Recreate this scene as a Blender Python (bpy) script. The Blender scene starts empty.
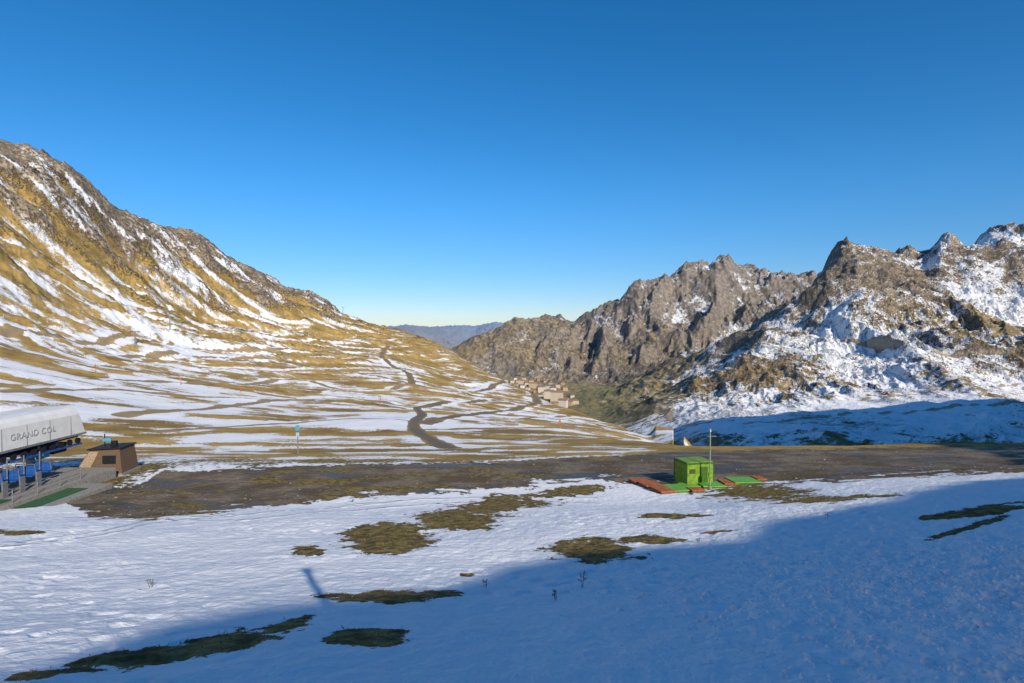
import bpy, math, numpy as np, random
from mathutils import Vector
random.seed(4); rng=np.random.default_rng(7)
F=569.0; HZ=330.0; CZ=14.0
SUN=np.array([.45,-1.0]); SUN/=np.linalg.norm(SUN); SEL=math.radians(28)
scene=bpy.context.scene
# ---------------------------------------------------------------- noise
def perlin(x,y,seed=0):
    xi=np.floor(x).astype(np.int64); yi=np.floor(y).astype(np.int64)
    xf=x-xi; yf=y-yi
    def g(ix,iy,dx,dy):
        h=(ix*374761393+iy*668265263+seed*1442695041)&0xffffffff
        h=((h^(h>>13))*1274126177)&0xffffffff
        h=(h^(h>>16))
        a=(h&0xffff)/65536.0*2*np.pi
        return np.cos(a)*dx+np.sin(a)*dy
    u=xf*xf*xf*(xf*(xf*6-15)+10); v=yf*yf*yf*(yf*(yf*6-15)+10)
    a=g(xi,yi,xf,yf); b=g(xi+1,yi,xf-1,yf); c=g(xi,yi+1,xf,yf-1); d=g(xi+1,yi+1,xf-1,yf-1)
    return ((a+(b-a)*u)+((c+(d-c)*u)-(a+(b-a)*u))*v)*1.5
def fbm(x,y,o=4,seed=0,gain=.5):
    s=0;a=1;t=0
    for i in range(o):
        s=s+a*perlin(x*2.03**i+i*17.3,y*2.03**i-i*9.1,seed+i);t+=a;a*=gain
    return s/t
def ridged(x,y,o=6,seed=0,gain=.52):
    s=0;a=1;t=0;w=1
    for i in range(o):
        n=1-np.abs(perlin(x*2.07**i+i*11.7,y*2.07**i+i*5.3,seed+i)); n=n*n
        s=s+a*n*w; t+=a; w=np.clip(n*1.5,0,1); a*=gain
    return s/t
def sstep(a,b,x):
    t=np.clip((x-a)/(b-a),0,1); return t*t*(3-2*t)
# ---------------------------------------------------------------- terrain feature lines (image pixel column, depth, image pixel row or height)
def zr(Y,pts):
    p=[a for a,b in pts]; z=[b for a,b in pts]
    return (p,[Y]*len(p),z,True)
def er(pts):
    return ([a for a,b,c in pts],[b for a,b,c in pts],[c for a,b,c in pts],False)
ROWS=[
 zr(.5,[(-400,10.7),(1400,10.7)]),
 zr(8,[(-400,9.0),(0,8.9),(512,9.1),(850,9.4),(1024,9.7),(1400,10.4)]),
 zr(18,[(-400,5.6),(0,5.8),(300,6.0),(512,6.1),(700,6.4),(850,6.8),(1024,7.3),(1400,8.5)]),
 zr(32,[(-400,2.4),(0,2.6),(300,3.0),(512,3.2),(700,3.6),(850,4.4),(1024,5.2),(1400,7)]),
 zr(45,[(-400,.2),(0,.2),(300,.4),(512,.6),(700,.8),(850,2.0),(1024,3.0),(1400,6)]),
 zr(60,[(-400,-.4),(0,-.5),(512,-.6),(700,-.5),(850,-.3),(1024,0),(1400,5)]),
 er([(-400,90,440),(0,90,446),(300,90,449),(512,90,450),(700,90,447),(1024,90,443),(1400,90,420)]),
 er([(-400,150,380),(0,130,400),(100,130,415),(200,150,418),(300,150,425),(400,150,425),(480,150,431),(560,150,436),(640,130,443),(700,120,452),(800,125,465),(1024,125,470),(1400,130,430)]),
 er([(-400,350,290),(0,260,345),(100,300,365),(200,360,375),(300,400,385),(380,450,385),(440,420,395),(480,400,402),(560,300,418),(640,180,440),(700,160,475),(800,170,520),(1024,200,540),(1400,260,500)]),
 er([(-400,600,150),(0,480,245),(100,600,290),(200,750,325),(300,900,338),(380,1000,348),(440,850,372),(480,700,384),(560,400,412),(640,220,438),(700,200,490),(800,250,540),(1024,300,540),(1400,400,450)]),
 er([(-400,900,-10),(-150,800,75),(0,700,153),(20,710,158),(45,730,161),(70,760,175),(95,800,195),(120,850,214),(150,900,226),(200,1000,242),(240,1120,267),(290,1270,292),(310,1330,295),(340,1400,314),(380,1500,327),(400,1500,331),(430,1350,341),(455,1180,354),(480,1000,370),(520,700,390),(550,500,404),(600,340,422),(640,260,435),(680,200,449),(720,260,500),(800,330,545),(1024,420,545),(1400,550,420)]),
 er([(-400,1300,200),(0,1200,260),(200,1600,330),(380,2000,370),(480,1800,400),(560,1300,425),(640,800,460),(700,600,465),(800,600,458),(1024,650,452),(1400,700,420)]),
 er([(-400,2600,345),(380,2600,380),(450,2600,392),(480,2400,394),(520,2300,399),(560,2000,410),(600,1700,420),(640,1300,426),(700,1000,420),(800,950,411),(1024,950,404),(1400,1000,380)]),
 er([(-400,3000,345),(380,3000,375),(450,3200,380),(500,3000,384),(560,2700,391),(600,2300,398),(640,1900,398),(700,1600,385),(740,1500,375),(800,1500,362),(850,1500,352),(900,1550,346),(1024,1550,335),(1400,1700,250)]),
 er([(-400,3500,345),(380,3500,370),(450,3500,374),(500,3400,376),(560,3100,384),(580,2900,388),(620,2600,386),(660,2400,370),(700,2250,354),(740,2200,338),(780,2250,318),(800,2300,304),(820,2300,280),(835,2300,264),(850,2300,248),(880,2300,250),(900,2300,256),(925,2300,255),(940,2300,243),(960,2300,248),(975,2300,239),(1000,2300,234),(1024,2300,230),(1150,2300,222),(1400,2300,180)]),
 er([(-400,3900,350),(380,3800,372),(500,3600,374),(580,3300,385),(660,3000,378),(740,2900,350),(800,3000,325),(1024,3000,320),(1400,3000,300)]),
 er([(-400,4000,350),(380,3950,372),(450,3900,363),(500,3900,350),(560,3900,350),(640,3850,338),(700,3850,325),(760,3850,318),(1024,3850,290),(1400,3850,270)]),
 er([(-400,4600,350),(380,4200,368),(430,4200,360),(455,4250,351),(475,4300,336),(500,4400,325),(530,4500,317),(560,4550,318),(575,4600,322),(600,4600,310),(625,4600,298),(640,4600,286),(665,4600,283),(690,4600,271),(705,4600,264),(735,4600,261),(755,4600,274),(775,4600,279),(805,4600,280),(850,4600,272),(1024,4600,262),(1400,4600,230)]),
 er([(-400,6000,360),(1400,6000,360)]),
 er([(-400,8500,350),(300,8500,332),(380,8500,330),(415,8500,331),(440,8500,337),(470,8500,346),(520,8500,350),(1400,8500,350)]),
 er([(-400,15000,345),(370,15000,330),(405,15000,326),(430,15000,328),(455,15000,326),(475,15000,327),(495,15000,323),(520,15000,327),(560,15000,329),(1400,15000,335)]),
 er([(-400,34000,336),(1400,34000,336)]),
]
K=len(ROWS)
A1=[0]*11+[8,[(560,10),(660,12),(720,30)],[(520,30),(640,70),(800,130)],[(560,30),(700,90),(850,120)],120,[(480,120),(600,270)],[(480,70),(600,125),(700,150)],80,60,100,0]
A2=[0]*7+[.6,2.6,[(0,20),(250,17),(400,7),(560,1.5),(640,1)],[(0,25),(330,21),(400,9),(480,3),(560,1.5),(650,.6),(720,3)],8]+[0]*10
ROCK=[0]*8+[0,[(0,.24),(130,.20),(250,.14),(400,0),(500,0)],[(100,.9),(200,.7),(330,.62),(380,.35),(450,.2),(520,.05)],.4,
 [(560,.1),(700,.45)],[(560,.25),(640,.45),(740,.42)],[(500,.3),(640,.45),(740,.62),(840,.98)],.75,[(560,.35),(640,.6)],[(500,.5),(640,.95)],.5,.2,.1,.1]
SNOW=[1]*5+[1.0,[(0,.46),(300,.44),(600,.4),(700,.2)],[(0,.57),(350,.53),(430,.44),(620,.46),(700,.4)],[(0,.51),(200,.49),(400,.43),(560,.46)],
 [(0,.46),(200,.44),(400,.38),(480,.42)],[(0,.35),(300,.36),(400,.32),(500,.4)],[(600,.4),(640,.2),(700,.3),(760,.5)],
 [(560,.12),(640,.34),(700,.68),(1024,.75)],[(560,.12),(640,.44),(740,.60),(1024,.60)],[(560,.18),(640,.47),(760,.58),(850,.43),(940,.52),(1024,.62)],
 .5,[(480,.22),(600,.44),(700,.55)],[(500,.30),(640,.44),(740,.48)],.2,0,0,0]
def rowval(t,px):
    if isinstance(t,list): return np.interp(px,[a for a,b in t],[b for a,b in t])
    return np.full(px.shape,float(t))
def crest(a):
    return np.interp(a,[-200,-28,-8,12,27,49,77,117,225,560,700,1040,1190,1600,3000],[46,44.5,43.3,41.2,40.2,38,39,50,85,262,255,150,85,50,50])
def surf(X,Y):
    X=np.asarray(X,float);Y=np.asarray(Y,float)
    q=np.maximum(np.maximum(Y,np.abs(X)/1.6),.5); u=np.clip(X/q,-1.6,1.6); px0=512+F*u
    px=px0.copy(); M=q>1000
    if M.any(): px[M]=px0[M]+20*fbm(X[M]/420,Y[M]/420,3,171)*sstep(1000,1500,q[M])*sstep(9000,5000,q[M])*sstep(560,660,px0[M])
    yk=np.empty((K,)+px.shape); zk=np.empty_like(yk)
    for i,(p,d,e,isz) in enumerate(ROWS):
        yk[i]=np.interp(px,p,d); ee=np.interp(px,p,e)
        zk[i]=ee if isz else CZ+(HZ-ee)/F*yk[i]
    h=np.diff(yk,axis=0); dl=np.diff(zk,axis=0)/h
    m=np.zeros_like(zk); m[0]=dl[0]; m[-1]=dl[-1]
    w1=2*h[1:]+h[:-1]; w2=h[1:]+2*h[:-1]
    same=(dl[:-1]*dl[1:])>0
    with np.errstate(divide='ignore',invalid='ignore'):
        hm=(w1+w2)/(w1/dl[:-1]+w2/dl[1:])
    m[1:-1]=np.where(same,hm,0)
    qq=np.minimum(q,33999); idx=np.clip((yk<=qq).sum(0)-1,0,K-2)
    ar=np.arange(px.size)
    def tk(a,i): return a[i,ar]
    y0=tk(yk,idx);hh=tk(h,idx);t=(qq-y0)/hh
    z=(2*t**3-3*t**2+1)*tk(zk,idx)+(t**3-2*t**2+t)*hh*tk(m,idx)+(-2*t**3+3*t**2)*tk(zk,idx+1)+(t**3-t**2)*hh*tk(m,idx+1)
    def lin(tab):
        s=np.zeros(px.shape)
        for i in range(K):
            wi=np.where(idx==i,1-t,0)+np.where(idx==i-1,t,0)
            nz=wi>0
            if nz.any(): s[nz]+=wi[nz]*rowval(tab[i],px[nz])
        return s
    a1=lin(A1);a2=lin(A2);rock=lin(ROCK);snow=lin(SNOW)
    s=-.562*(X-27)+.826*(Y+50); a=.826*(X-27)+.562*(Y+50)
    w=sstep(48,2,s); 
    hz=crest(a)+.9*perlin(a/9,a*0+.3,5)+.5*perlin(a/3.1,a*0+.7,6)
    z=z*(1-w)+hz*w
    n1=np.zeros(px.shape); n2=np.zeros(px.shape)
    M=a1>0.01
    if M.any():
        x,y=X[M],Y[M]
        wx=x+70*perlin(x/400,y/400,40); wy=y+70*perlin(x/400,y/400,41)
        n1[M]=ridged(wx/330,wy/760,8,11,.56)-.44+.2*fbm(wx/900,wy/900,2,60)+.15*(ridged(wx/80,wy/130,5,61,.6)-.5)
    M=a2>0.01
    al=.65*X+.76*Y; bl=.76*X-.65*Y
    if M.any():
        n2[M]=(ridged(al[M]/260+.4*perlin(al[M]/90,bl[M]/90,33),bl[M]/80,7,21,.62)-.42)
    z=z+a1*n1+a2*n2*1.5
    near=sstep(120,40,q)
    M=q<700
    if M.any():
        x,y=X[M],Y[M]
        flat=.35+.65*sstep(62,30,q[M])
        z[M]+= (near[M]*(.22*fbm(x/9,y/9,3,71)*flat)+.7*(1-near[M])*fbm(x/26,y/26,4,75))
        M2=q<60
        x,y=X[M2],Y[M2]; f=sstep(60,25,q[M2])
        rough=sstep(0,12,x)*sstep(30,10,y)
        z[M2]+=f*((.07+.06*rough)*fbm(x/1.7,y/1.7,3,80)+(.03+.11*rough)*fbm(x/.45,y/.45,3,83))
        dz=sstep(.18,.45,perlin(x/.8,y/.8,88))*sstep(-.1,.3,perlin(x/7,y/7,89))
        z[M2]-=f*.06*dz
    return z,dict(q=q,u=u,px=px0,n1=n1,n2=n2,a1=a1,a2=a2,rock=rock,snow=snow,al=al,bl=bl)
def H(x,y): return float(surf(np.array([x]),np.array([y]))[0][0])
def hit(px,py,y0=6,y1=20000):
    Y=np.geomspace(y0,y1,1500); X=(px-512)/F*Y; z,_=surf(X,Y)
    p=HZ-(z-CZ)/Y*F
    i=np.argmax(p<=py) if (p<=py).any() else len(Y)-1
    return float(X[i]),float(Y[i]),float(z[i])
# ---------------------------------------------------------------- mesh
uu=np.linspace(-1.0,1.0,1080); th=np.arctan(uu)
rear=np.linspace(math.pi/4,2*math.pi-math.pi/4,140)[1:-1]
th=np.concatenate([th,rear]); NC=len(th)
r=np.concatenate([np.geomspace(1.2,8,40)[:-1],np.geomspace(8,100,430)[:-1],np.geomspace(100,1000,330)[:-1],np.geomspace(1000,5600,600)[:-1],np.geomspace(5600,33000,90)])
NR=len(r)
R,TH=np.meshgrid(r,th,indexing='ij')
X=(R*np.sin(TH)).ravel(); Y=(R*np.cos(TH)).ravel()
Z=np.empty_like(X); D={}
CH=150000
for s in range(0,len(X),CH):
    z,d=surf(X[s:s+CH],Y[s:s+CH]); Z[s:s+CH]=z
    for k in d: D.setdefault(k,[]).append(d[k])
D={k:np.concatenate(v) for k,v in D.items()}
Zg=Z.reshape(NR,NC);Xg=X.reshape(NR,NC);Yg=Y.reshape(NR,NC)
def grad(a):
    gr=np.gradient(a,axis=0); gc=(np.roll(a,-1,1)-np.roll(a,1,1))/2
    return gr,gc
xr,xc=grad(Xg);yr,yc=grad(Yg);zr_,zc=grad(Zg)
nx=yr*zc-zr_*yc; ny=zr_*xc-xr*zc; nz=xr*yc-yr*xc
nl=np.sqrt(nx*nx+ny*ny+nz*nz)+1e-9; sg=np.sign(nz); nx=(nx/nl*sg).ravel();ny=(ny/nl*sg).ravel();nz=np.abs(nz/nl).ravel()
q=D['q'];px=D['px']; py=HZ-(Z-CZ)/q*F
snow=D['snow'].copy(); rock=D['rock'].copy()
al,bl=D['al'],D['bl']
far=sstep(900,1100,q)*sstep(430,520,px)+sstep(5000,5200,q)+sstep(330,420,q)*sstep(625,650,px); far=np.clip(far,0,1)
left=(q>70)*(1-far)
st1=fbm(al/130,bl/18,4,101); st2=fbm(X/58+.6*perlin(X/30,Y/30,9),Y/27,5,105,.55); st3=fbm(al/40,bl/6,3,108)
hi=sstep(330,520,q)*sstep(470,380,px)
snow+=left*(hi*(.62*st1+.28*st3-.18*D['n2'])+(1-hi)*(.70*st2+.12*st3))
rock+=left*(.7*D['n2']*sstep(400,700,q)+.3*fbm(X/60,Y/60,4,120)*sstep(350,600,q))
sf=(nx*SUN[0]+ny*SUN[1])
snow+=far*(.42*fbm(X/110,Y/150,5,130,.6)+.40*fbm(X/380,Y/480,3,136)-.30*D['n1']-.20*sf+ .5*(nz-.85))
rock+=far*(.6*fbm(X/300,Y/300,4,140)+1.6*(.8-nz))
snow-=(np.exp(-((px-590)/75)**2-((q-2500)/900)**2))*.6
green=np.zeros_like(q)
green+=np.exp(-((px-595)/60)**2-((q-2300)/1100)**2)*.7+.10*sstep(520,700,px)*sstep(900,1500,q)
# foreground bare patches
wob=.45*fbm(X/1.1,Y/1.1,6,150,.68)+.35*fbm(X/4,Y/4,3,151)
def patch(cx,cy,rx,ry,tilt=0,k=1.6):
    global snow
    M=(Y>4)&(q<70)
    dx=px-cx;dy=py-cy-tilt*dx
    d=np.sqrt((dx/rx)**2+(dy/ry)**2)+wob*(k+.8)
    snow=np.where(M,np.minimum(snow,sstep(.2,1.8,d)),snow)
for p in [(385,541,46,17,-.02,.5),(455,521,40,10,0,.8),(500,507,50,9,-.1,1.5),(598,552,46,12,.02,1),(652,541,32,4,0,1.2),(375,600,64,6,-.03,1.2),(560,494,50,4.5,-.1,1.5),
          (195,650,95,10,-.2,1.9),(366,641,38,8,0,1.5),(280,630,34,5,-.3,1.8),(990,512,52,5,-.13,1.3),(975,528,44,3,-.3,1.8),(310,553,14,5,0,1.6),(466,577,8,2,0,1),
          (720,533,24,2,-.05,1.8),(830,500,60,3,-.06,2),(760,494,50,7,0,1.4),(20,534,34,2.5,0,1.5),(1015,470,20,3,0,1),(25,680,25,4,-.1,1.4),(120,662,40,6,-.15,1.5),(660,517,36,2.2,0,2.2)]:
    patch(*p)
olive=sstep(75,60,q)*1.0
lowb=np.interp(px,[-300,60,85,150,300,400,470,540,600,640,800,930,1024,1400],[470,500,517,521,504,496,492,486,480,485,484,477,470,468])
upb=np.interp(px,[-300,0,130,160,300,480,560,700,1024,1400],[470,492,488,472,466,463,459,451,446,440])
gn=wob*14
ga=sstep(-4,3,lowb-py+gn)*sstep(-2.5,2.5,py-upb+gn*.6)*(Y>30)*(q<100)
gravel=ga
gpatch=sstep(0,.3,fbm(X/9,Y/3,4,160)+.25*fbm(X/2,Y/1,3,164))
snow=np.where((q<100)&(Y>30),snow*(1-ga)+ga*(.12+.62*sstep(.05,.42,fbm(X/5,Y/2.0,4,166))*sstep(15,0,lowb-py)),snow)
vb=sstep(1,-3,py-upb+gn*.5)*(Y>40)*(q<100)
snow=snow*(1-vb)+vb*(.44+.5*fbm(X/12,Y/6,4,161)-.25*sstep(640,700,px))
gravel=gravel*(1-.9*gpatch*(.35+.65*sstep(700,420,px)))
wet=ga*sstep(-.02,.28,fbm(X/14,Y/3,4,190)+.3*perlin(X/3,Y/1.3,193))
road=np.zeros_like(q); track=np.zeros_like(q)
def line(pts,w,arr,qmin=0,soft=.5,val=1.,bank=None):
    P=np.array([hit(a,b,8 if qmin==0 else qmin)[:2] for a,b in pts])
    for _ in range(2):
        Q=[P[0]]
        for i in range(len(P)-1): Q+= [P[i]*.75+P[i+1]*.25,P[i]*.25+P[i+1]*.75]
        Q.append(P[-1]); P=np.array(Q)
    lo=P.min(0)-w*5;hi_=P.max(0)+w*5
    M=np.where((X>lo[0])&(X<hi_[0])&(Y>lo[1])&(Y<hi_[1]))[0]
    if len(M)==0: return
    x,y=X[M],Y[M];d=np.full(len(M),1e9)
    for i in range(len(P)-1):
        a,b=P[i],P[i+1];ab=b-a;L=ab@ab+1e-9
        t=np.clip(((x-a[0])*ab[0]+(y-a[1])*ab[1])/L,0,1)
        d=np.minimum(d,np.hypot(x-a[0]-t*ab[0],y-a[1]-t*ab[1]))
    arr[M]=np.maximum(arr[M],val*sstep(w*(1+soft)/2,w*(1-soft)/2,d))
    if bank is not None: bank[M]=np.maximum(bank[M],sstep(w*2.2,w*1.1,d))
bank=np.zeros_like(q)
line([(450,458),(444,447),(428,438),(414,430),(413,422),(424,415),(416,408)],3.2,road,92,bank=bank)
line([(416,408),(440,403),(480,401),(520,400),(538,404),(520,409),(480,413),(440,418),(424,424)],4.4,road,92,bank=bank,val=.85)
line([(412,384),(410,376),(404,370),(386,362),(380,354),(388,346)],6,road,150,bank=bank,val=.8)
line([(412,384),(450,391),(500,388),(528,392),(538,404)],7,road,150,bank=bank,val=.8)
tanr=np.zeros_like(q)
for pts,w in [([(416,408),(330,396),(270,400),(200,410),(120,416)],4.2),([(480,418),(520,420),(570,416)],3.5),
              ([(90,350),(180,352),(290,362),(350,372),(410,384)],6),([(0,334),(80,344),(160,340),(250,350)],5),([(424,430),(500,428),(580,428),(640,437)],3),([(250,350),(330,350),(382,356)],8),
              ([(410,384),(380,392),(330,388),(290,378),(200,384),(120,380)],4.5),([(0,392),(90,388),(180,396),(270,400)],3.5),([(424,424),(350,418),(260,424),(160,432)],2.6)]:
    line(pts,w,tanr,100,bank=bank)
bankn=bank*(1-np.maximum(road,tanr))
leftroad=tanr.copy()
for pts,w in [([(640,384),(650,394),(656,402),(668,412),(672,420)],13),([(700,424),(740,424),(800,419),(860,413),(960,406),(1020,402)],12),([(690,405),(740,392),(800,380),(780,368),(830,355),(800,343),(850,335),(900,345)],11),([(900,345),(960,352),(1020,348)],10),([(800,380),(830,400),(900,396),(960,380),(1020,384)],11),([(600,402),(620,398),(640,384),(680,372),(720,352)],10)]:
    line(pts,w,tanr,700,val=1)
for o in (0,4): line([(0,545+o),(60,538+o),(120,530+o),(150,520+o),(230,512+o)],.28,track,soft=.8)
for o in (0,5): line([(330,508+o),(420,500+o),(520,497+o),(600,500+o)],.25,track,soft=.8)
for o in (0,4): line([(60,520+o),(130,516+o),(220,519+o),(300,511+o),(400,503+o)],.3,track,soft=.8)
snow+=.16*bankn*(q<900)
snow-=road*.75*(q>80)+tanr*.5; rock*=1-.8*road
haze_tint=np.interp(q,[0,1500,2500,4600,8500,15000,30000],[0,.02,.05,.13,.6,.93,.98])  # aerial haze painted as a base colour tint, stronger with distance
faces=np.arange(NR*NC).reshape(NR,NC)
a=faces[:-1];b=faces[1:]
quads=np.stack([a,np.roll(a,-1,1),np.roll(b,-1,1),b],-1).reshape(-1,4)
V=np.stack([X,Y,Z],-1)
def mesh_from(name,V,Fc,n=4):
    me=bpy.data.meshes.new(name)
    me.vertices.add(len(V)); me.vertices.foreach_set('co',np.asarray(V,np.float32).ravel())
    me.loops.add(len(Fc)*n); me.loops.foreach_set('vertex_index',np.asarray(Fc,np.int32).ravel())
    me.polygons.add(len(Fc)); me.polygons.foreach_set('loop_start',np.arange(0,len(Fc)*n,n,dtype=np.int32))
    me.polygons.foreach_set('loop_total',np.full(len(Fc),n,np.int32))
    me.update(calc_edges=True)
    return me
me=mesh_from('terrain',V,quads[:,::-1])
me.polygons.foreach_set('use_smooth',np.ones(len(quads),bool))
def attr(name,a,b,c,d=None):
    at=me.color_attributes.new(name,'FLOAT_COLOR','POINT')
    at.data.foreach_set('color',np.stack([a,b,c,np.ones_like(a) if d is None else d],-1).astype(np.float32).ravel())
attr('masks',snow,np.clip(rock,0,1.5),gravel)
attr('masks2',road,np.clip(green,0,1),haze_tint)
attr('masks3',olive,track,far)
attr('masks4',tanr,wet,leftroad)
terrain=bpy.data.objects.new('terrain',me); scene.collection.objects.link(terrain)
# ---------------------------------------------------------------- materials
class N:
    def __init__(s,name):
        s.m=bpy.data.materials.new(name); s.m.use_nodes=True; s.t=s.m.node_tree; s.b=s.t.nodes['Principled BSDF']
        s.b.inputs['Specular IOR Level'].default_value=.2
    def n(s,t,**k):
        x=s.t.nodes.new(t)
        for a,b in k.items(): setattr(x,a,b)
        return x
    def l(s,a,b): s.t.links.new(a,b)
    def put(s,sock,v):
        if hasattr(v,'is_output') : s.l(v,sock)
        else: sock.default_value=v
    def noise(s,vec,scale,detail=6,rough=.55):
        x=s.n('ShaderNodeTexNoise'); s.put(x.inputs['Vector'],vec); x.inputs['Scale'].default_value=scale
        x.inputs['Detail'].default_value=detail; x.inputs['Roughness'].default_value=rough
        return x.outputs['Fac']
    def math(s,op,a,b=0.,c=None,clamp=False):
        x=s.n('ShaderNodeMath',operation=op); x.use_clamp=clamp; s.put(x.inputs[0],a); s.put(x.inputs[1],b)
        if c is not None: s.put(x.inputs[2],c)
        return x.outputs[0]
    def mix(s,f,a,b):
        x=s.n('ShaderNodeMix',data_type='RGBA'); s.put(x.inputs[0],f)
        s.put(x.inputs[6],a if hasattr(a,'is_output') else (*a,1)); s.put(x.inputs[7],b if hasattr(b,'is_output') else (*b,1)); return x.outputs[2]
    def ss(s,v,a,b,lo=0.,hi=1.):
        x=s.n('ShaderNodeMapRange',interpolation_type='SMOOTHSTEP'); s.put(x.inputs[0],v)
        x.inputs[1].default_value=a;x.inputs[2].default_value=b;x.inputs[3].default_value=lo;x.inputs[4].default_value=hi
        return x.outputs[0]
    def attr(s,name):
        x=s.n('ShaderNodeAttribute',attribute_name=name); y=s.n('ShaderNodeSeparateColor'); s.l(x.outputs['Color'],y.inputs[0]); return y.outputs
g=N('terrain_ground'); pos=g.n('ShaderNodeNewGeometry').outputs['Position']
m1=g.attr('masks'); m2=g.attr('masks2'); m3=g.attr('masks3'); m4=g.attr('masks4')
nXL=g.noise(pos,.006,6); nL=g.noise(pos,.035,8,.65); nM=g.noise(pos,.25,7,.6); nF=g.noise(pos,2.2,6,.6); nFF=g.noise(pos,14,5,.6)
farm=m3[2]
br=g.math('ADD',g.math('MULTIPLY',g.math('SUBTRACT',nL,.5),g.math('MULTIPLY_ADD',farm,.8,.25)),g.math('MULTIPLY',g.math('SUBTRACT',nM,.5),g.math('MULTIPLY_ADD',farm,.35,.45)))
br=g.math('ADD',br,g.math('MULTIPLY',g.math('SUBTRACT',nF,.5),g.math('MULTIPLY_ADD',m3[0],.5,.5)))
br=g.math('ADD',br,g.math('MULTIPLY',g.math('SUBTRACT',nFF,.5),g.math('MULTIPLY',m3[0],.5)))
sn=g.ss(g.math('ADD',m1[0],br),.46,.54)
grass=g.mix(g.ss(nL,.33,.6),(.27,.175,.055),(.54,.35,.105))
grass=g.mix(g.ss(nM,.42,.72),grass,g.mix(.5,grass,(.15,.11,.045)))
grass=g.mix(g.math('MULTIPLY',g.ss(nXL,.5,.65),.3),grass,(.26,.21,.08))
grass=g.mix(g.math('MULTIPLY',farm,.8),grass,g.mix(g.ss(nL,.4,.6),(.17,.135,.07),(.42,.31,.17)))
grass=g.mix(m2[1],grass,g.mix(nL,(.10,.105,.04),(.25,.22,.09)))
oliv=g.mix(g.ss(nF,.35,.65),(.085,.065,.025),(.30,.22,.075))
grass=g.mix(m3[0],grass,oliv)
rockc=g.mix(g.ss(nM,.35,.62),(.11,.088,.065),(.44,.335,.22))
rockc=g.mix(g.ss(nL,.40,.58),g.mix(.7,rockc,(.11,.095,.08)),rockc)
rk=g.ss(g.math('ADD',m1[1],g.math('ADD',g.math('MULTIPLY',g.math('SUBTRACT',nL,.5),1.3),g.math('MULTIPLY',g.math('SUBTRACT',nM,.5),.8))),.42,.62)
col=g.mix(rk,grass,rockc)
grv=g.mix(g.ss(nF,.3,.7),(.14,.105,.07),(.26,.20,.14)); grv=g.mix(g.ss(nFF,.45,.7),grv,(.33,.28,.215)); grv=g.mix(g.ss(nM,.4,.6),grv,(.13,.095,.055))
wetm=g.ss(g.math('ADD',m4[1],g.math('MULTIPLY',g.math('SUBTRACT',nF,.5),.6)),.35,.75)
grv=g.mix(g.math('MULTIPLY',wetm,.8),grv,(.052,.043,.033))
gm_=g.ss(g.math('ADD',m1[2],g.math('MULTIPLY',g.math('SUBTRACT',nM,.5),.8)),.35,.65)
col=g.mix(gm_,col,grv)
col=g.mix(g.math('MULTIPLY',m4[0],.85),col,g.mix(m4[2],(.50,.40,.28),(.33,.25,.16)))
col=g.mix(g.math('MULTIPLY',m2[0],.9),col,(.16,.14,.12))
snc=g.mix(nM,(.86,.87,.89),(.92,.92,.93)); snc=g.mix(g.math('MULTIPLY',g.ss(nF,.55,.8),.14),snc,(.62,.62,.6))
snc=g.mix(g.math('MULTIPLY',m3[1],.5),snc,(.45,.45,.47))
col=g.mix(sn,col,snc)
col=g.mix(m2[2],col,(.24,.34,.50))  # blue-grey haze put into the ground colour itself
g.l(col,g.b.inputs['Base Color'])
inv=g.math('SUBTRACT',1.,sn)
wr=g.math('MULTIPLY',g.math('MULTIPLY',wetm,gm_),inv)
g.l(g.math('MULTIPLY_ADD',wr,-.55,.88),g.b.inputs['Roughness'])
g.b.inputs['Specular IOR Level'].default_value=.12
hgt=g.math('MULTIPLY',g.math('MULTIPLY',nL,rk),g.math('MULTIPLY_ADD',farm,14.,5.))
hgt=g.math('ADD',hgt,g.math('MULTIPLY',nM,g.math('ADD',g.math('MULTIPLY',rk,2.),g.math('MULTIPLY_ADD',farm,1.2,.12))))
hgt=g.math('ADD',hgt,g.math('MULTIPLY',nF,g.math('MULTIPLY_ADD',inv,.10,.14)))
hgt=g.math('ADD',hgt,g.math('MULTIPLY',nFF,g.math('MULTIPLY_ADD',inv,.03,.022)))
hgt=g.math('SUBTRACT',hgt,g.math('MULTIPLY',m3[1],.12))
bp=g.n('ShaderNodeBump'); bp.inputs['Strength'].default_value=.9; bp.inputs['Distance'].default_value=1.0
g.l(hgt,bp.inputs['Height']); g.l(bp.outputs[0],g.b.inputs['Normal'])
me.materials.append(g.m)
def mat(name,c,rough=.6,metal=0,var=.18,scale=6,bump=.0):
    k=N(name); tc=k.n('ShaderNodeTexCoord').outputs['Object']
    n=k.noise(tc,scale,6); c2=tuple(v*(1-var*2) for v in c)
    k.l(k.mix(k.ss(n,.3,.7),c2,c),k.b.inputs['Base Color']); k.b.inputs['Roughness'].default_value=rough; k.b.inputs['Metallic'].default_value=metal
    if bump:
        b=k.n('ShaderNodeBump'); b.inputs['Distance'].default_value=bump; k.l(n,b.inputs['Height']); k.l(b.outputs[0],k.b.inputs['Normal'])
    return k.m
Mg=mat('green_paint',(.21,.35,.04),.5,var=.2,scale=3); Mgd=mat('dark_green_paint',(.06,.15,.02),.5); Mgm=mat('green_matting',(.05,.14,.06),.9)
Mgl2=mat('green_lid_paint',(.16,.42,.07),.55,var=.15,scale=3)
Mru=mat('rusty_boards',(.46,.15,.06),.8,var=.25,scale=4); Mwh=mat('white_canopy',(.76,.76,.75),.4,var=.06,scale=1.2)
Mbk=mat('black_steel',(.02,.02,.022),.5); Mbl=mat('blue_steel',(.02,.10,.36),.4); Mlb=mat('light_blue',(.1,.38,.55),.4)
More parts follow.
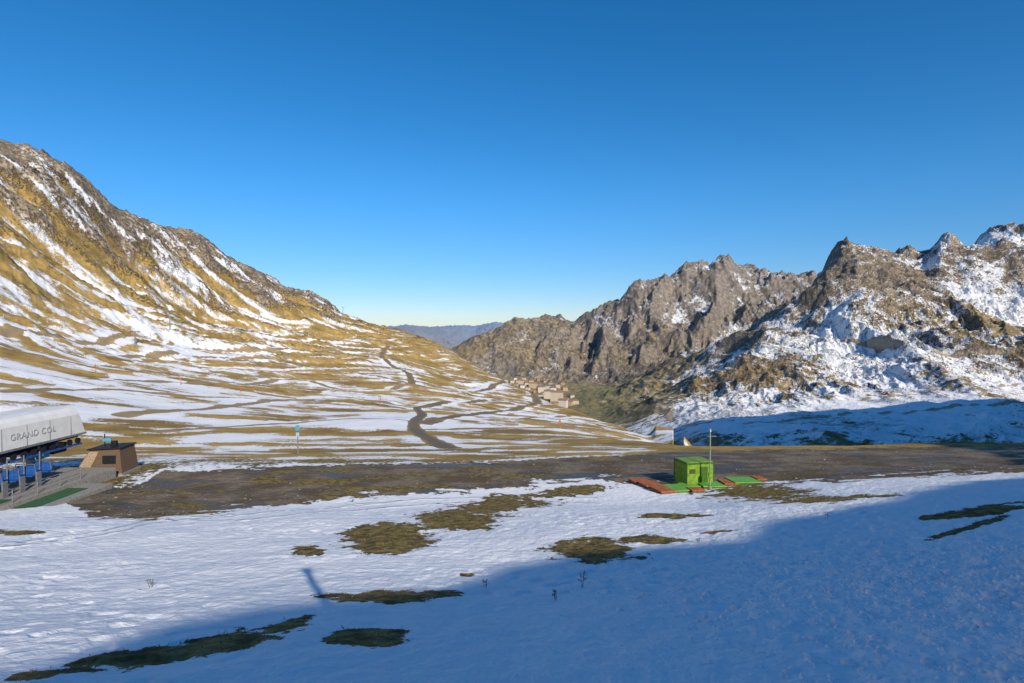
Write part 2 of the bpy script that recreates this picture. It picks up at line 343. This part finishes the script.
Mco=mat('concrete',(.32,.30,.27),.85,bump=.02); Mwd=mat('wood_cladding',(.16,.105,.07),.8,scale=9); Mwl=mat('pale_wood',(.40,.30,.20),.8,scale=7)
Mgl=mat('dark_glass',(.02,.025,.03),.12); Mgy=mat('galvanised_steel',(.35,.36,.37),.45,.6); Mor=mat('orange_plastic',(.75,.13,.03),.5); Mtx=mat('grey_lettering',(.60,.61,.62),.6)
Mst=mat('dry_stems',(.14,.095,.05),.9)
def empty(name,loc=(0,0,0),rz=0):
    e=bpy.data.objects.new(name,None); e.location=loc; e.rotation_euler=(0,0,rz); e.empty_display_size=.5; scene.collection.objects.link(e); return e
def obj(name,V,Fc,m,parent=None,bevel=0,smooth=False):
    me=bpy.data.meshes.new(name); me.from_pydata([tuple(v) for v in V],[],[tuple(f) for f in Fc]); me.materials.append(m)
    import bmesh
    bm=bmesh.new(); bm.from_mesh(me); bmesh.ops.recalc_face_normals(bm,faces=bm.faces)
    if bevel: bmesh.ops.bevel(bm,geom=bm.edges[:],offset=bevel,segments=2,affect='EDGES',profile=.5)
    bm.to_mesh(me); bm.free()
    o=bpy.data.objects.new(name,me); scene.collection.objects.link(o)
    if parent: o.parent=parent
    return o
BF=[(0,1,2,3),(4,5,6,7),(0,1,5,4),(1,2,6,5),(2,3,7,6),(3,0,4,7)]
def box(name,c,s,m,parent=None,bevel=0,top=None,rz=0,ry=0):
    sx,sy,sz=[v/2 for v in s]; tx,ty=(sx,sy) if top is None else (top[0]/2,top[1]/2)
    V=[(-sx,-sy,-sz),(sx,-sy,-sz),(sx,sy,-sz),(-sx,sy,-sz),(-tx,-ty,sz),(tx,-ty,sz),(tx,ty,sz),(-tx,ty,sz)]
    o=obj(name,V,BF,m,parent,bevel); o.location=c; o.rotation_euler=(0,ry,rz); return o
def cyl(name,p0,p1,r0,m,parent=None,r1=None,n=14):
    p0=Vector(p0);p1=Vector(p1);r1=r0 if r1 is None else r1; d=(p1-p0).normalized(); a=d.orthogonal().normalized(); b=d.cross(a)
    V=[];
    for p,rr in((p0,r0),(p1,r1)):
        for i in range(n):
            t=2*math.pi*i/n; V.append(p+(a*math.cos(t)+b*math.sin(t))*rr)
    Fc=[(i,(i+1)%n,n+(i+1)%n,n+i) for i in range(n)]+[tuple(range(n)),tuple(range(n,2*n))]
    return obj(name,V,Fc,m,parent)
# ---------------------------------------------------------------- green hut
hx,hy=16.1,50.2; hz=H(hx,hy)-.1
e=empty('green_utility_hut',(hx,hy,hz),math.radians(14)); e.scale=(.92,.92,.92)
box('plinth',(0,0,.08),(3.0,2.5,.35),Mco,e)
box('walls',(0,0,1.32),(2.8,2.3,2.2),Mg,e,.03)
box('roof',(0,0,2.47),(3.0,2.5,.12),Mgd,e,.02,rz=0)
box('roof_edge',(0,0,2.56),(2.7,2.2,.07),Mg,e,.02)
box('door',(.35,-1.165,1.2),(.85,.04,1.85),Mgd,e,.01)
box('door_handle',(.66,-1.21,1.2),(.05,.06,.2),Mgy,e)
box('vent',(-.85,-1.165,1.75),(.6,.04,.4),Mbk,e)
for i in range(4): box('vent_slat_%d'%i,(-.85,-1.195,1.62+.09*i),(.58,.03,.02),Mg,e)
for sx in (-1,1):
    for sy in (-1,1): box('corner_trim',(sx*1.405,sy*1.155,1.3),(.07,.07,2.2),Mgd,e)
box('step',(.35,-1.5,.05),(1.1,.5,.2),Mco,e)
for i,(px_,py_,m,w,l,ro) in enumerate([(679,492,Mgl2,1.7,1.9,.25),(690,489,Mgl2,1.4,1.2,.2),(712,488,Mgl2,2.0,1.6,.1),(744,484,Mgl2,2.4,1.8,.15),(664,493,Mru,1.5,1.9,.3),(651,488,Mru,1.5,1.6,.25),(729,486,Mru,1.2,1.5,.1),(697,493,Mru,1.1,.9,.2),(760,482,Mru,.8,1.1,.1),(640,484,Mru,1.5,1.2,.3)]):
    x,y,z=hit(px_,py_,30); 
    e2=empty('hatch_cover',(x,y,z-.0),ro)
    box('kerb',(0,0,.08),(w,l,.26),Mgd if m is Mgl2 else Mwd,e2,.01)
    box('lid',(0,0,.27),(w+.1,l+.1,.09),m,e2,.02,ry=.03)
    box('hinge',(0,l/2+.07,.25),(w*.5,.05,.06),Mbk,e2)
x,y,z=hit(711,490,30)
e=empty('weather_mast',(x,y,z))
cyl('base',(0,0,-.2),(0,0,.25),.16,Mco,e); cyl('pole',(0,0,0),(0,0,4.9),.06,mat('pale_green_paint',(.26,.34,.22)),e,.05)
box('control_box',(0,-.12,1.2),(.3,.2,.45),Mg,e,.02); box('arm',(.15,0,4.5),(.7,.05,.05),Mgy,e)
cyl('lamp_cap',(0,0,4.9),(0,0,5.15),.13,Mgy,e,.06)
# ---------------------------------------------------------------- chairlift station
gz=H(-42,50)
e=empty('chairlift_station',(-41.1,46,gz+.0))
def prism(name,prof,y0,y1,m,parent,sk=0):
    n=len(prof); V=[(x,y0,z) for x,z in prof]+[(x,y1-sk*(z-prof[0][1]),z) for x,z in prof]
    Fc=[(i,(i+1)%n,n+(i+1)%n,n+i) for i in range(n)]+[tuple(range(n)),tuple(range(n,2*n))]
    return obj(name,V,Fc,m,parent)
prof=[(0,4.25),(.03,6.1),(-.12,6.5),(-.5,6.78),(-1.2,6.9),(-3.6,6.9),(-4.3,6.75),(-4.7,6.4),(-4.8,6.0),(-4.8,4.25)]
prism('canopy_shell',prof,-12,8.6,Mwh,e,.42)
prism('canopy_skirt',[(.06,4.1),(.06,4.28),(-4.86,4.28),(-4.86,4.1)],-12,8.7,Mgy,e)
for yy in np.arange(-10,7.5,2.4): box('panel_seam',(.035,yy,5.15),(.02,.03,1.75),Mgy,e)
t=bpy.data.curves.new('lettering','FONT'); t.body="GRAND COL"; t.size=.75; t.extrude=.012; t.space_character=1.1
to=bpy.data.objects.new('lettering_tmp',t); scene.collection.objects.link(to)
bpy.context.view_layer.update()
tm=bpy.data.meshes.new_from_object(to.evaluated_get(bpy.context.evaluated_depsgraph_get())); bpy.data.objects.remove(to)
tm.materials.clear(); tm.materials.append(Mtx)
lt=bpy.data.objects.new('lettering',tm); scene.collection.objects.link(lt); lt.parent=e; lt.location=(.065,.3,5.0); lt.rotation_euler=(math.pi/2,0,math.pi/2)
box('underside_frame',(-2.4,-1,3.95),(3.6,19,.28),Mbk,e)
for yy in (-8,-1.5,5.5): 
    box('support_column',(-2.4,yy,1.9),(.9,.7,3.9),Mbk if yy<0 else Mgy,e,.04)
    box('cross_beam',(-2.4,yy,3.7),(4.2,.3,.3),Mbl,e)
cyl('bullwheel_rim',(-2.4,3,3.45),(-2.4,3,3.65),1.9,Mbl,e,n=36); cyl('bullwheel_hub',(-2.4,3,3.1),(-2.4,3,3.8),.4,Mbk,e)
for yy in np.arange(-6,9,1.0):
    cyl('guide_wheel',(-.35,yy,3.55),(-.2,yy,3.55),.28,Mbk,e)
box('guide_rail',(-.3,1.0,3.2),(.15,15,.18),Mbl,e); box('drive_motor',(-2,7.2,3.0),(1.4,1.6,.9),Mbk,e,.08); box('gearbox',(-1.2,4.6,2.95),(1,1.3,.7),Mlb,e,.08)
for yy in (-4.6,-3.0,-1.4,.2,1.8,3.4):
    c=empty('chair',(0,yy,0)); c.parent=e; c.location=(-.1,yy,0)
    cyl('hanger',(0,0,1.9),(0,0,3.5),.05,Mgy,c)
    box('seat',(.0,.0,1.75),(1.7,.5,.12),Mbl,c,.04); 
    b_=box('backrest',(0,.28,2.15),(1.7,.1,.75),Mbl,c,.04); b_.rotation_euler=(-.15,0,0)
    for sx in (-.8,.8): cyl('side_arm',(sx,.25,1.75),(sx,.1,2.7),.035,Mgy,c)
    cyl('top_bar',(-.8,.1,2.7),(.8,.1,2.7),.04,Mgy,c); cyl('footrest',(-.6,-.35,1.2),(.6,-.35,1.2),.03,Mgy,c)
box('platform',(-.9,1.0,.35),(7.8,15,1.0),Mco,e,.03); box('platform_step',(4.3,-.2,.1),(2.6,9,.7),Mco,e,.03)
box('boarding_mat',(3.7,-.2,.48),(1.9,5.6,.05),Mgm,e); box('boarding_mat_2',(1.5,-4,.88),(1.5,4,.05),Mgm,e)
for i in range(5):
    cyl('rail_post',(2.85,-5+2.3*i,.8),(2.85,-5+2.3*i,1.9),.04,Mgy,e)
for zz in (1.4,1.9): cyl('rail',(2.85,-5,zz),(2.85,4.2,zz),.03,Mgy,e)
for i in range(3): box('queue_gate',(1.2,-1.5+1.6*i,1.5),(.12,.5,1.3),Mgy,e,.02); 
x,y=-40.6,56.8; z=H(x,y)
e=empty('operator_cabin',(x,y,z),.1)
box('base',(0,0,.1),(4.7,3.4,.3),Mco,e)
obj('cladding',[(-2.2,-1.5,.24),(2.2,-1.5,.24),(2.2,1.5,.24),(-2.2,1.5,.24),(-.9,-1.3,2.5),(1.9,-1.3,2.6),(1.9,1.3,2.6),(-.9,1.3,2.5)],BF,Mwd,e,.02)
box('roof',(.5,0,2.64),(3.1,2.9,.12),Mbk,e,.02,ry=-.035)
obj('ramp_panel',[(-2.1,-1.51,.3),(-.9,-1.51,.3),(0,-1.32,2.4),(-.85,-1.32,2.4),(-2.1,-1.57,.3),(-.9,-1.57,.3),(0,-1.37,2.4),(-.85,-1.37,2.4)],BF,Mwl,e)
box('window',(1.0,-1.44,1.6),(1.2,.08,.8),Mgl,e)
cyl('flag_mast',(-.2,0,2.6),(-.2,0,3.9),.05,Mbk,e); box('floodlight',(.05,0,3.3),(.8,.3,.35),Mlb,e,.04); box('floodlight_2',(.7,0,2.95),(.5,.4,.5),Mbk,e,.04)
# ---------------------------------------------------------------- sign post on terrace edge
x,y,z=hit(297,456,50)
e=empty('piste_sign_post',(x,y,z)); cyl('post',(0,0,-.3),(0,0,3.9),.07,Mgy,e)
box('top_panel',(0,-.09,3.6),(.5,.05,.75),Mlb,e,.01); box('lower_panel',(.0,-.09,2.75),(.42,.05,.5),mat('pale_blue_panel',(.35,.55,.6)),e,.01)
box('bracket',(0,-.05,3.2),(.2,.08,.08),Mbk,e)
x,y=3.5,-4.0; z=H(x,y); e=empty('offscreen_shadow_post',(x,y,z)); ph=19.4-z  # unseen post behind the camera, placed and sized for its shadow on the snow
cyl('post',(0,0,-.3),(0,0,ph),.15,Mwd,e,.12); box('cap',(0,0,ph+.03),(.34,.34,.1),Mwl,e,.02); box('board',(0,-.15,2.0),(.3,.06,.9),Mwl,e,.02)
for px_,py_,h in [(88,331,7),(284,372,7),(266,343,5),(60,322,4),(205,350,4),(150,338,4),(240,392,3.2),(95,372,3),(180,385,3),(345,392,3.5),(380,405,3),(470,412,3),(560,428,2.5)]:
    x,y,z=hit(px_,py_,95); e=empty('piste_marker_pole',(x,y,z)); cyl('pole',(0,0,-.3),(0,0,h),.13 if h>3.5 else .09,Mor,e); cyl('disc',(0,-.12,h-.4),(0,-.2,h-.4),.45,Mor,e)
    cyl('foot',(0,0,-.1),(0,0,.3),.3,Mco,e)
for px_,py_,h in [(343,318,24),(285,368,14),(225,300,16),(170,330,13),(135,345,11)]:
    x,y,z=hit(px_,py_,150); e=empty('lift_pylon',(x,y,z-1)); cyl('tower',(0,0,0),(0,0,h),.6,Mgy,e,.4)
    box('crossarm',(0,0,h),(6.5,.5,.5),Mgy,e)
    for s in(-1,1): box('sheave_train',(s*3,0,h-.5),(.3,3.4,.5),Mbk,e)
    box('ladder',(0,-.6,h/2),(.4,.1,h*.9),Mgy,e)
# ---------------------------------------------------------------- village
Mw=[mat('render_wall_%d'%i,c,.85) for i,c in enumerate([(.66,.58,.47),(.55,.42,.29),(.76,.72,.66),(.45,.32,.22)])]
Mr=[mat('slate_roof',(.20,.19,.19),.7),mat('brown_roof',(.33,.19,.13),.8)]
def building(x,y,w,d,h,rz,wi,ri):
    w*=1.4;d*=1.3;h*=1.7
    z=H(x,y)-3; e=empty('apartment_building' if h>22 else 'chalet',(x,y,z),rz)
    box('walls',(0,0,h/2),(w,d,h),Mw[wi],e)
    rh=d*.36; a,b=w/2+1,d/2+1
    obj('roof',[(-a,-b,h+.02),(a,-b,h+.02),(a,b,h+.02),(-a,b,h+.02),(-a*.9,0,h+rh),(a*.9,0,h+rh)],[(0,1,2,3),(0,1,5,4),(2,3,4,5),(1,2,5),(3,0,4)],Mr[ri],e)
    V=[];Fc=[]
    for fl in range(int((h-3)//3)):
        n=int(w//4.5)
        for i in range(n):
            cx=-w/2+w*(i+.5)/n; zz=4.2+fl*3; k=len(V)
            V+=[(cx-.7,-d/2-.06,zz),(cx+.7,-d/2-.06,zz),(cx+.7,-d/2-.06,zz+1.3),(cx-.7,-d/2-.06,zz+1.3)];Fc.append((k,k+1,k+2,k+3))
    if V: obj('windows',V,Fc,Mgl,e)
    box('door',(0,-d/2-.1,4),(2,.2,2.4),Mwd,e)
vs=[(557,403,34,16,26),(549,399,30,14,20),(563,408,24,14,18),(541,392,26,14,14),(533,388,30,13,15),(527,386,20,12,10),(520,384,26,12,12),(512,383,16,11,9),(536,393,16,11,9),(545,396,14,10,9),(553,392,20,12,12),(560,395,16,12,10),(528,390,14,10,8),(516,386,14,10,8),(522,388,16,10,9),(541,398,14,10,9),(506,382,14,10,8),(548,389,18,12,10),(539,386,16,10,9),(555,409,18,12,14),(498,381,14,10,8),(566,402,14,10,9),(551,385,16,10,9),(545,383,14,10,8),(572,398,14,10,8),
    (531,383,20,12,10),(524,380,16,10,9),(558,388,16,10,10),(565,391,18,12,11),(569,406,20,12,12),(538,381,14,10,8),(515,380,14,10,8),(576,404,16,10,9),(563,385,14,10,8)]
for i,(a_,b_,w,d,h) in enumerate(vs):
    x,y,z=hit(a_,b_,1600)
    building(x,y,w,d,h,random.uniform(-.5,.5),random.choice([0,0,1,2,2,3]),random.choice([0,1]))
# ---------------------------------------------------------------- dried plants
def plant(px_,py_,h):
    x,y,z=hit(px_,py_,6); V=[];Fc=[]
    def stick(p,q_,r_):
        k=len(V); p=Vector(p);q_=Vector(q_); d=(q_-p).normalized();a=d.orthogonal()*r_;b=d.cross(a).normalized()*r_
        for c in (p,q_):
            V.extend([c+a,c-a*.5+b*.86,c-a*.5-b*.86])
        Fc.extend([(k,k+1,k+4,k+3),(k+1,k+2,k+5,k+4),(k+2,k,k+3,k+5)])
    for s in range(3):
        bx,by=random.uniform(-.05,.05),random.uniform(-.05,.05); tx,ty=bx+random.uniform(-.2,.2)*h,by+random.uniform(-.2,.2)*h; hh=h*random.uniform(.6,1)
        stick((bx,by,-.05),(tx,ty,hh),.005)
        for j in range(5):
            f=random.uniform(.35,1); c=(bx+(tx-bx)*f,by+(ty-by)*f,hh*f); l=h*random.uniform(.12,.28);an=random.uniform(0,6.3)
            t_=(c[0]+l*math.cos(an),c[1]+l*math.sin(an),c[2]+l*.5); stick(c,t_,.004)
            k=len(V); rr=.014
            V.extend([(t_[0]+rr,t_[1],t_[2]),(t_[0]-rr,t_[1]+rr,t_[2]),(t_[0]-rr,t_[1]-rr,t_[2]),(t_[0],t_[1],t_[2]+rr*1.6)]);Fc.extend([(k,k+1,k+2),(k,k+1,k+3),(k+1,k+2,k+3),(k+2,k,k+3)])
    o=obj('dried_thistle',V,Fc,Mst); o.location=(x,y,z)
for p in [(583,590,.5),(555,603,.28),(485,590,.22),(828,520,.3),(700,545,.25),(147,590,.3)]: plant(*p)
# ---------------------------------------------------------------- grass tufts on the bare patches
M=(q<60)&(Y>6)&(np.abs(D['u'])<1.0)&(snow<.40)&(gravel<.35)
ii=np.where(M)[0]; wgt=(R.ravel()[ii])**2; ii=rng.choice(ii,34000,p=wgt/wgt.sum())
bx=X[ii]+rng.normal(0,.08,len(ii)); by=Y[ii]+rng.normal(0,.08,len(ii)); bz=Z[ii]-.02
hh=rng.uniform(.03,.10,len(ii)); an=rng.uniform(0,6.28,len(ii)); ln=rng.normal(0,.06,(len(ii),2)); w=rng.uniform(.006,.016,len(ii))
P0=np.stack([bx+np.cos(an)*w,by+np.sin(an)*w,bz],-1);P1=np.stack([bx-np.cos(an)*w,by-np.sin(an)*w,bz],-1);P2=np.stack([bx+ln[:,0],by+ln[:,1],bz+hh],-1)
V=np.stack([P0,P1,P2],1).reshape(-1,3); Fc=np.arange(len(V)).reshape(-1,3)
gm=mesh_from('grass_tufts',V,Fc,3); gm.materials.append(mat('dry_grass_blades',(.27,.20,.07),.9,scale=1.5,var=.3)); scene.collection.objects.link(bpy.data.objects.new('grass_tufts',gm))
import bmesh
def lumps(name,xs,ys,zs,sz,m):
    bm=bmesh.new(); bmesh.ops.create_icosphere(bm,subdivisions=1,radius=1); bv=np.array([v.co for v in bm.verts]); bf=np.array([[v.index for v in f.verts] for f in bm.faces]); bm.free()
    n=len(xs); sc=sz[:,None]*rng.uniform(.6,1.3,(n,3)); sc[:,2]*=.6
    V=bv[None]*sc[:,None,:]*rng.uniform(.75,1.2,(n,len(bv),1))+np.stack([xs,ys,zs],-1)[:,None,:]
    Fc=(bf[None]+(np.arange(n)*len(bv))[:,None,None]).reshape(-1,3)
    mm=mesh_from(name,V.reshape(-1,3),Fc,3); mm.materials.append(m); scene.collection.objects.link(bpy.data.objects.new(name,mm))
M=(q<95)&(Y>30)&(gravel>.5)&(np.abs(D['u'])<1.0); ii=np.where(M)[0]; ii=rng.choice(ii,2500)
lumps('gravel_stones',X[ii],Y[ii],Z[ii],rng.gamma(2,.02,len(ii)),mat('stone',(.25,.22,.18),.9))
M=(q<22)&(X>1)&(Y>6)&(D['u']<1.0)&(snow>.8); ii=np.where(M)[0]
pr=sstep(0,12,X[ii])*sstep(22,9,Y[ii])*R.ravel()[ii]**2; ii=rng.choice(ii,7000,p=pr/pr.sum())
lumps('snow_clods',X[ii],Y[ii],Z[ii],rng.gamma(2,.015,len(ii)),mat('snow_clod',(.84,.85,.88),.85,var=.03))
# ---------------------------------------------------------------- light, sky, camera
sd=Vector((SUN[0]*math.cos(SEL),SUN[1]*math.cos(SEL),math.sin(SEL)))
L=bpy.data.lights.new('sun','SUN'); L.energy=5.0; L.angle=math.radians(.5); L.color=(1,.90,.74)
lo=bpy.data.objects.new('sun',L); lo.rotation_euler=sd.to_track_quat('Z','Y').to_euler(); scene.collection.objects.link(lo)
W=bpy.data.worlds.new('World'); scene.world=W; W.use_nodes=True; wt=W.node_tree; bg=wt.nodes['Background']
sk=wt.nodes.new('ShaderNodeTexSky'); sk.sky_type='NISHITA'; sk.sun_disc=False; sk.sun_elevation=SEL; sk.sun_rotation=math.atan2(SUN[0],SUN[1])
sk.altitude=2100; sk.air_density=1.0; sk.dust_density=.8; sk.ozone_density=4
hs=wt.nodes.new('ShaderNodeHueSaturation'); hs.inputs['Saturation'].default_value=1.28; hs.inputs['Hue'].default_value=.497
wt.links.new(sk.outputs[0],hs.inputs['Color'])
tc=wt.nodes.new('ShaderNodeTexCoord'); sx_=wt.nodes.new('ShaderNodeSeparateXYZ'); wt.links.new(tc.outputs['Generated'],sx_.inputs[0])
mr=wt.nodes.new('ShaderNodeMapRange'); mr.interpolation_type='SMOOTHSTEP'; wt.links.new(sx_.outputs[2],mr.inputs[0]); mr.inputs[1].default_value=-.05; mr.inputs[2].default_value=.26
mx=wt.nodes.new('ShaderNodeMix'); mx.data_type='RGBA'; wt.links.new(mr.outputs[0],mx.inputs[0]); mx.inputs[6].default_value=(.66,.60,.62,1); mx.inputs[7].default_value=(1,1,1,1)
mu=wt.nodes.new('ShaderNodeMix'); mu.data_type='RGBA'; mu.blend_type='MULTIPLY'; mu.inputs[0].default_value=1; wt.links.new(hs.outputs[0],mu.inputs[6]); wt.links.new(mx.outputs[2],mu.inputs[7])
wt.links.new(mu.outputs[2],bg.inputs[0]); bg.inputs[1].default_value=.148
cam=bpy.data.cameras.new('camera'); co=bpy.data.objects.new('camera',cam); co.location=(0,0,CZ); co.rotation_euler=(math.radians(90-1.16),0,0)
cam.lens=20; cam.sensor_width=36; cam.clip_start=.1; cam.clip_end=80000; scene.collection.objects.link(co); scene.camera=co
scene.view_settings.view_transform='Standard'; scene.view_settings.look='None'; scene.view_settings.exposure=0
